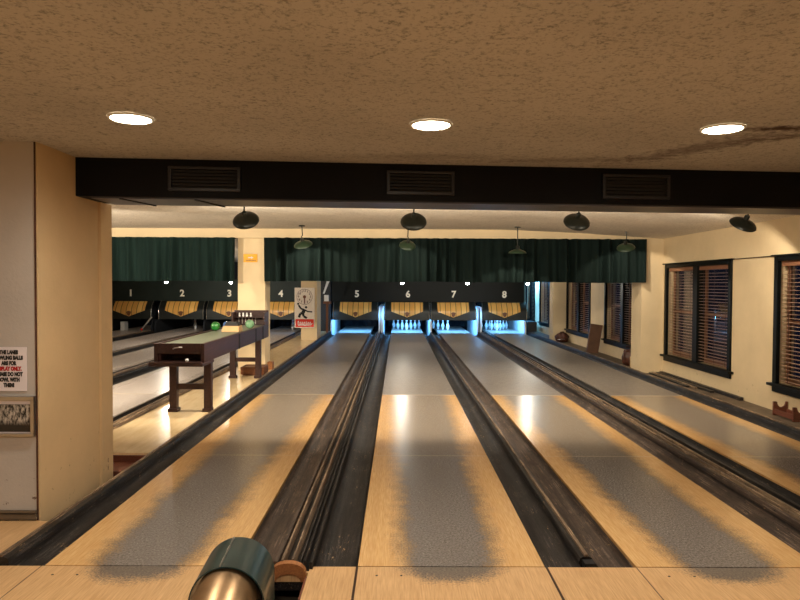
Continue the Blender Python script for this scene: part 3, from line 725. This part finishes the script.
# ------------------------------------------------------------------ signs
wf = 4.325
sg = thing('paper_notice', 'white paper notice in bold black and red capitals taped on the off-white wall', 'notice', (-2.60, wf, .9))
sx0, sx1, sz0, sz1 = -2.72, -2.487, .875, 1.170
B().box(sx0, sx1, wf-.003, wf, sz0, sz1).build('sheet', 'paper', sg)
lines = [('THE LANES', 'ink'), ('BOWLING BALLS', 'ink'), ('ARE FOR', 'ink'), ('DISPLAY ONLY.', 'red'), ('PLEASE DO NOT', 'ink'), ('BOWL WITH', 'ink'), ('THEM!', 'ink')]
for i, (s, mt) in enumerate(lines):
    text_obj(s, .035, mt, sg, (-2.607, wf-.004, sz1-.036-i*.0368), 'lettering', .70, .003, depth=.001)
pf = thing('framed_photo', 'silver framed black and white group photo under the paper notice', 'framed photo', (-2.62, wf, .55))
fx0, fx1, fz0, fz1 = -2.86, -2.432, .572, .842
f = B()
f.box(fx0, fx1, wf-.03, wf, fz0, fz0+.022).box(fx0, fx1, wf-.03, wf, fz1-.03, fz1).box(fx0, fx0+.022, wf-.03, wf, fz0+.022, fz1-.03).box(fx1-.022, fx1, wf-.03, wf, fz0+.022, fz1-.03)
f.build('frame', 'silver', pf, bevel=.003)
B().box(fx0+.022, fx1-.022, wf-.012, wf-.002, fz0+.022, fz1-.03).build('mat_board', 'paper', pf)
B().box(fx0+.035, fx1-.03, wf-.016, wf-.0125, fz0+.03, fz1-.055).build('photograph', 'photo', pf, loc=(-2.62, wf-.014, .70))
# gold plaque
pl = thing('wall_plaque', 'small gold plaque on the near face of the cream pillar', 'plaque', (-2.70, 11.9, 2.03))
B().box(-2.845, -2.59, 11.885, 11.899, 2.0, 2.15).build('plate', 'gold', pl, bevel=.004)
B().prism([(-2.76, 2.075), (-2.70, 2.075), (-2.70, 2.06), (-2.66, 2.085), (-2.70, 2.11), (-2.70, 2.095), (-2.76, 2.095)], 11.879, 11.884).build('arrow', 'paper', pl)
b = B()
for q in range(7): b.box(-2.80+q*.027, -2.785+q*.027, 11.879, 11.884, 2.018+.006*(q % 2), 2.045)
b.build('lettering', 'brownwood', pl)

# dial sign
ds = thing('dial_sign', 'tall cream advertising sign with a dial, black bowler figure and red band', 'sign', (-2.66, 18.45, .35))
SX0, SX1, SZ0, SZ1, SY = -2.955, -2.385, .35, 1.50, 18.44
B().box(SX0, SX1, SY, 18.498, SZ0, SZ1).build('board', 'signface', ds, bevel=.008)
cx, cz = (SX0+SX1)/2+.0, 1.24
b = B()
for q in range(48):
    a0, a1 = 2*PI*q/48, 2*PI*(q+1)/48
    b.ring([[(cx+r_*math.cos(a), SY-.004, cz+r_*math.sin(a)) for r_, a in ((.225, a0), (.225, a1), (.215, a1), (.215, a0))], [(cx+r_*math.cos(a), SY, cz+r_*math.sin(a)) for r_, a in ((.225, a0), (.225, a1), (.215, a1), (.215, a0))]])
b.build('dial_ring', 'signmark', ds)
for h in range(12):
    a = PI/2-2*PI*(h+1)/12
    text_obj(str(h+1), .085, 'signmark', ds, (cx+.17*math.cos(a), SY-.003, cz+.17*math.sin(a)), 'numeral', 1, .002, depth=.003)
B().box(cx-.018, cx+.018, SY-.012, SY-.005, cz-.20, cz).build('hand', 'signmark', ds)
B().lathe([(.045, -.006), (.045, .006)], 16, Matrix.Translation((cx, SY-.010, cz)) @ Matrix.Rotation(PI/2, 4, 'X')).build('hub', 'brownwood', ds)
fig = B(); o = (cx-.0, .80)
def limb(pts, w):
    for (x0, z0), (x1, z1) in zip(pts, pts[1:]):
        d = Vector((x1-x0, z1-z0)).normalized(); nn = Vector((-d.y, d.x))*w
        fig.prism([(o[0]+x0+nn.x, o[1]+z0+nn.y), (o[0]+x1+nn.x, o[1]+z1+nn.y), (o[0]+x1-nn.x, o[1]+z1-nn.y), (o[0]+x0-nn.x, o[1]+z0-nn.y)], SY-.006, SY-.001)
limb([(.0, .08), (-.05, -.03)], .048); limb([(-.05, -.03), (-.12, -.04), (-.16, -.15)], .034); limb([(-.05, -.03), (-.02, -.12), (.07, -.17)], .03)
limb([(-.01, .07), (-.10, .10), (-.17, .20)], .024); limb([(.0, .07), (.09, .02), (.22, .01)], .018)
fig.lathe([(.035, 0), (.035, .005)], 12, Matrix.Translation((o[0]+.045, SY-.001, o[1]+.14)) @ Matrix.Rotation(PI/2, 4, 'X'))
fig.lathe([(.03, 0), (.03, .005)], 12, Matrix.Translation((o[0]-.18, SY-.001, o[1]+.24)) @ Matrix.Rotation(PI/2, 4, 'X'))
fig.build('bowler_figure', 'ink', ds)
rb = B().box(SX0+.03, SX1-.02, SY-.008, SY-.001, .375, .60).build('red_band', 'redband', ds)
pts = []
for q in range(90):
    u = q/89; pts.append((SX0+.09+u*.40+.018*math.sin(u*44+1.2), SY-.012, .485+.045*math.sin(u*44)*(1.5 if u < .12 or .5 < u < .6 else .8)))
B().tube(pts, .011, 6).build('white_script', 'white', rb)
B().prism([(SX0+.10, .425), (SX1-.08, .405), (SX1-.12, .418), (SX0+.12, .440)], SY-.012, SY-.008).build('underline', 'white', rb)

# stand beside the dial sign
st = thing('ball_stand', 'thin brown post with a white box on top behind the dial sign', 'stand', (-2.25, 20.5, .06))
B().box(-2.285, -2.215, 20.47, 20.53, .06, .98).build('post', 'brownwood', st)
B().box(-2.37, -2.13, 20.42, 20.58, .98, 1.06).build('top_plate', 'brownwood', st)
tag(B().box(-2.34, -2.20, 20.44, 20.56, 1.061, 1.26).build('small_box', 'white', bevel=.005), 'small white box on the brown post behind the dial sign', 'box')
tag(B().prism([(-2.42, 1.30), (-2.37, 1.30), (-2.20, 1.72), (-2.22, 1.80), (-2.28, 1.76)], 20.8, 20.83).build('hanging_cloth', 'kick'), 'pale strip of cloth hanging beside the dial sign pillar', 'cloth')
struct('wall_walkway_end', B().box(-3.08, -2.30, 22.02, 22.1, -.2, HB), 'black', 'black wall closing the walkway', 'wall')

# ------------------------------------------------------------------ shuffleboard table
tb = thing('shuffleboard_table', 'long dark wooden shuffleboard table in the walkway', 'table', (-2.63, 9.6, 0))
TX0, TX1, TY0, TY1, TZ = -2.93, -2.325, 7.72, 11.55, .88
B().box(TX0, TX0+.045, TY0+.02, TY1, .65, TZ).build('side_panel', 'tablewood', tb, bevel=.004)
B().box(TX1-.045, TX1, TY0+.02, TY1, .65, TZ).build('side_panel', 'tablewood', tb, bevel=.004)
for y in (9.45, 10.55, 11.1): B().box(TX1, TX1+.012, y-.02, y+.02, .65, TZ-.01).build('batten', 'black', tb)
B().box(TX0+.046, TX1-.046, TY0+.10, TY1-.03, .84, .866).build('playfield', 'felt', tb)
B().box(TX0+.046, TX1-.046, TY0+.02, TY0+.06, .76, TZ).box(TX0+.046, TX1-.046, TY0+.06, TY0+.35, .655, .66).box(TX0+.046, TX1-.046, TY0+.35, TY0+.37, .66, .839).build('end_panel', 'tablewood', tb)
B().box(TX0-.03, TX1+.012, TY0-.09, TY0+.40, .615, .649).box(TX0-.02, TX1, TY0-.09, TY0-.06, .65, .67).build('tray_lip', 'tablewood', tb, bevel=.004)
B().box(TX0+.10, TX1-.10, TY0+.4, TY1, .655, .835).build('apron', 'tablewood', tb)
B().tube([(-2.70, TY0+.018, .815), (-2.67, TY0-.015, .83), (-2.62, TY0-.015, .838), (-2.59, TY0+.018, .835)], .007, 6).build('handle', 'silver', tb, smooth=True)
for y in (8.06, 10.95):
    for x in (-2.80, -2.37):
        lg = B().box(x-.045, x+.045, y-.045, y+.045, .045, .614 if y < 9 else .65).build('leg', 'tablewood', tb, bevel=.004)
        B().box(x-.062, x+.047 if x > -2.5 else x+.062, y-.06, y+.06, .001, .045).build('foot', 'tablewood', lg, bevel=.004)
    B().box(-2.754, -2.416, y-.025, y+.025, .28, .35).build('stretcher', 'tablewood', tb, bevel=.003)
# scoring rack at the far end
B().box(TX0, TX1, 11.56, 11.60, .66, 1.13).box(TX0, TX0+.03, 11.35, 11.56, .881, 1.10).box(TX1-.03, TX1, 11.25, 11.56, .881, 1.10).box(TX0+.031, TX1-.031, 11.44, 11.56, 1.0, 1.015).build('back_rack', 'tablewood', tb)
for x in (-2.82, -2.755, -2.69, -2.62):
    B().lathe([(.014, 1.016), (.02, 1.035), (.012, 1.06), (.016, 1.08), (.004, 1.09)], 10, Matrix.Translation((x, 11.49, 0))).build('scoring_peg', 'white', tb, smooth=True)
b = B()
for q in range(6): b.box(-2.85+q*.06, -2.845+q*.06, 11.545, 11.56, .882, .998)
b.build('rack_grid', 'signface', tb)
def ball(x, y, z, r, mat, lab):
    o = B().sphere((x, y, z+r), r, seg=28, rng=18).build('bowling_ball', mat, loc=(x, y, z), smooth=True)
    tag(o, lab, 'bowling ball', 'balls displayed on the shuffleboard table')
    b = B()
    for dx, dz in ((-.012, 0), (.012, 0), (0, -.02)): b.lathe([(.005, 0), (.005, .0015)], 8, Matrix.Translation((x+dx, y-r*.93, z+r+dz+.01)) @ Matrix.Rotation(PI/2, 4, 'X'))
    b.build('finger_holes', 'ink', o)
ball(-2.84, 10.05, .866, .073, 'greenball', 'bright green ball at the left rim of the shuffleboard table')
ball(-2.80, 10.55, .866, .060, 'blueball', 'small blue ball just behind the bright green ball')
ball(-2.44, 10.62, .866, .074, 'paleball', 'pale green ball by the scoring rack of the shuffleboard table')
tag(B().sphere((-2.515, TY0-.03, .686), .02+.0, seg=16, rng=10).build('puck', 'white', loc=(-2.515, TY0-.03, .666), smooth=True), 'small white puck in the end tray of the shuffleboard table', 'puck')
bx = thing('tan_box', 'tan box with a black lid lying on the shuffleboard playfield', 'box', (-2.56, 9.95, .867))
b = B(); b.ring([[(-2.70, 9.85, .867), (-2.43, 9.85, .867), (-2.43, 10.1, .867), (-2.70, 10.1, .867)], [(-2.67, 9.87, .955), (-2.435, 9.87, .955), (-2.435, 10.08, .955), (-2.67, 10.08, .955)]]); b.build('box_body', 'tan', bx, bevel=.005)
b = B(); b.ring([[(-2.66, 9.88, .956), (-2.45, 9.88, .956), (-2.45, 10.07, .956), (-2.66, 10.07, .956)], [(-2.64, 9.90, 1.01), (-2.47, 9.90, 1.01), (-2.47, 10.05, 1.01), (-2.64, 10.05, 1.01)]]); b.build('lid', 'black', bx, bevel=.004)
cr = thing('wooden_crate', 'low brown wooden crate under the far legs of the shuffleboard table', 'crate', (-2.55, 11.5, 0))
b = B(); b.box(-2.74, -2.335, 11.22, 11.245, .02, .15).box(-2.74, -2.335, 11.60, 11.625, .02, .15).box(-2.74, -2.715, 11.246, 11.599, .02, .15).box(-2.36, -2.335, 11.246, 11.599, .02, .15)
b.build('sides', 'brownwood', cr, bevel=.003); B().box(-2.714, -2.361, 11.246, 11.599, .001, .02).build('bottom', 'brownwood', cr)
B().box(-2.70, -2.38, 11.26, 11.58, .021, .14).build('packing', 'stepwood', cr)
tag(B().box(-2.44, -2.345, 12.05, 12.2, .001, .14).build('wood_block', 'cutwood', bevel=.004), 'small light brown wood block against the side of the cream pillar', 'wood block')

# ------------------------------------------------------------------ things on the window ledge
lb = tag(B().prism([(4.46, .002), (4.74, .002), (4.842, .66), (4.56, .70)], 15.2, 15.26).build('leaning_board', 'brownboard', loc=(4.6, 15.23, 0), bevel=.004), 'flat brown board leaning against the wall between two windows', 'board')
def lump(name, c, r, sq, mat, parent=None, seed=1):
    random.seed(seed); b = B(); b.sphere(c, r, sq, 28, 18)
    for v in b.bm.verts:
        p = v.co-Vector(c); a = math.atan2(p.y, p.x)
        k = 1+.07*math.sin(a*5+p.z*20)+.05*math.sin(a*9+seed)+.04*math.sin(p.z*60)
        v.co = Vector(c)+p*k
        if v.co.z < .003: v.co.z = .003
    return b.build(name, mat, parent, loc=None if parent else c, smooth=True, angle=80)
bg = thing('carry_bag', 'dark brown rounded bag on the ledge at the narrow wall pillar', 'bag', (4.63, 18.15, 0))
lump('bag_body', (4.62, 18.1, .125), .17, (1.1, 1, .85), 'leather', bg, 2)
B().tube([(4.52, 18.05, .23), (4.56, 18.03, .29), (4.64, 18.03, .30), (4.70, 18.05, .24)], .012, 8).build('bag_handle', 'leather', bg, smooth=True)
B().tube([(4.47, 17.99, .08), (4.56, 17.93, .10), (4.66, 17.93, .10)], .006, 6).build('bag_zip', 'silver', bg, smooth=True)
sb = thing('shoulder_bag', 'brown leather shoulder bag half hidden behind the curtain-end pillar', 'bag', (4.60, 12.75, 0))
lump('bag_body', (4.64, 12.85, .15), .15, (1.0, .9, 1.15), 'leather', sb, 5)
B().tube([(4.52, 12.8, .10), (4.50, 12.78, .30), (4.56, 12.8, .40), (4.66, 12.85, .36)], .014, 8).build('strap', 'leather', sb, smooth=True)
tag(B().box(4.56, 4.70, 12.50, 12.62, .001, .21).build('small_carton', 'tan', bevel=.004), 'small beige carton in front of the brown shoulder bag', 'carton')
# loose planks by the wall
for i, (x, y0, y1, a, w, h, m, lab) in enumerate(((4.80, 8.95, 11.7, 0, .03, .045, 'rail_dark', 'thin black plank lying tight against the window wall'), (4.735, 9.6, 11.7, -.012, .03, .03, 'rail_dark', 'thin black plank second from the window wall'),
        (4.665, 9.95, 11.74, -.02, .022, .03, 'rail_worn', 'narrow pale edged plank lying on the window ledge'), (4.60, 10.1, 11.7, -.02, .025, .025, 'rail_dark', 'thin black plank nearest the lane on the window ledge'))):
    o = B().box(x-w, x+w, y0, y1, 0, h).build('loose_plank', m, loc=(x, y1, 0), bevel=.003); o.location.z = .001; o.rotation_euler.z = a
    tag(o, lab, 'plank', 'loose planks on the window ledge')
# scalloped rack at the right edge
rk = thing('ball_rack', 'low dark red wooden rack with scalloped ends on the ledge under the right window', 'rack', (4.75, 8.0, 0))
sc = [(4.665, .001), (4.842, .001), (4.842, .17), (4.825, .17)]+[(4.765+.056*math.cos(PI*q/10), .165-.065*math.sin(PI*q/10)) for q in range(11)]+[(4.70, .17), (4.665, .17)]
B().prism(sc, 7.95, 7.975).build('end_board', 'stepwood', rk)
B().prism(sc, 7.55, 7.575).build('end_board', 'stepwood', rk)
B().box(4.67, 4.69, 7.576, 7.949, .02, .08).build('side_slat', 'stepwood', rk)
B().box(4.82, 4.84, 7.576, 7.949, .02, .08).build('side_slat', 'stepwood', rk)

# ------------------------------------------------------------------ world and camera
w = bpy.data.worlds.new('night'); S.world = w; w.use_nodes = True
bgd = w.node_tree.nodes['Background']; bgd.inputs[0].default_value = (.10, .13, .30, 1); bgd.inputs[1].default_value = .04

f, vx, vy, roll, H = 645.0, 398.0, 284.6, math.radians(.25), 1.6
Yc = Vector(((vx-400)/f, (vy-300)/f, 1)).normalized()
x0 = Vector((math.cos(roll), math.sin(roll), 0)); x0 -= x0.dot(Yc)*Yc; Xc = x0.normalized(); Zc = Xc.cross(Yc)
if Zc.y > 0: Zc = -Zc
right = Vector((Xc.x, Yc.x, Zc.x)); up = -Vector((Xc.y, Yc.y, Zc.y)); back = -Vector((Xc.z, Yc.z, Zc.z))
mw = Matrix(((right.x, up.x, back.x, 0), (right.y, up.y, back.y, 0), (right.z, up.z, back.z, H), (0, 0, 0, 1)))
cd = bpy.data.cameras.new('camera'); cd.sensor_width = 36; cd.lens = f*36/800; cd.clip_start = .02
cam = bpy.data.objects.new('camera', cd); C.objects.link(cam); cam.matrix_world = mw; S.camera = cam

S.view_settings.view_transform = 'Standard'; S.view_settings.look = 'None'; S.view_settings.gamma = 1; S.view_settings.exposure = 0
S.view_settings.use_curve_mapping = False
S.cycles.max_bounces = 6; S.cycles.sample_clamp_indirect = 4; S.cycles.use_denoising = True
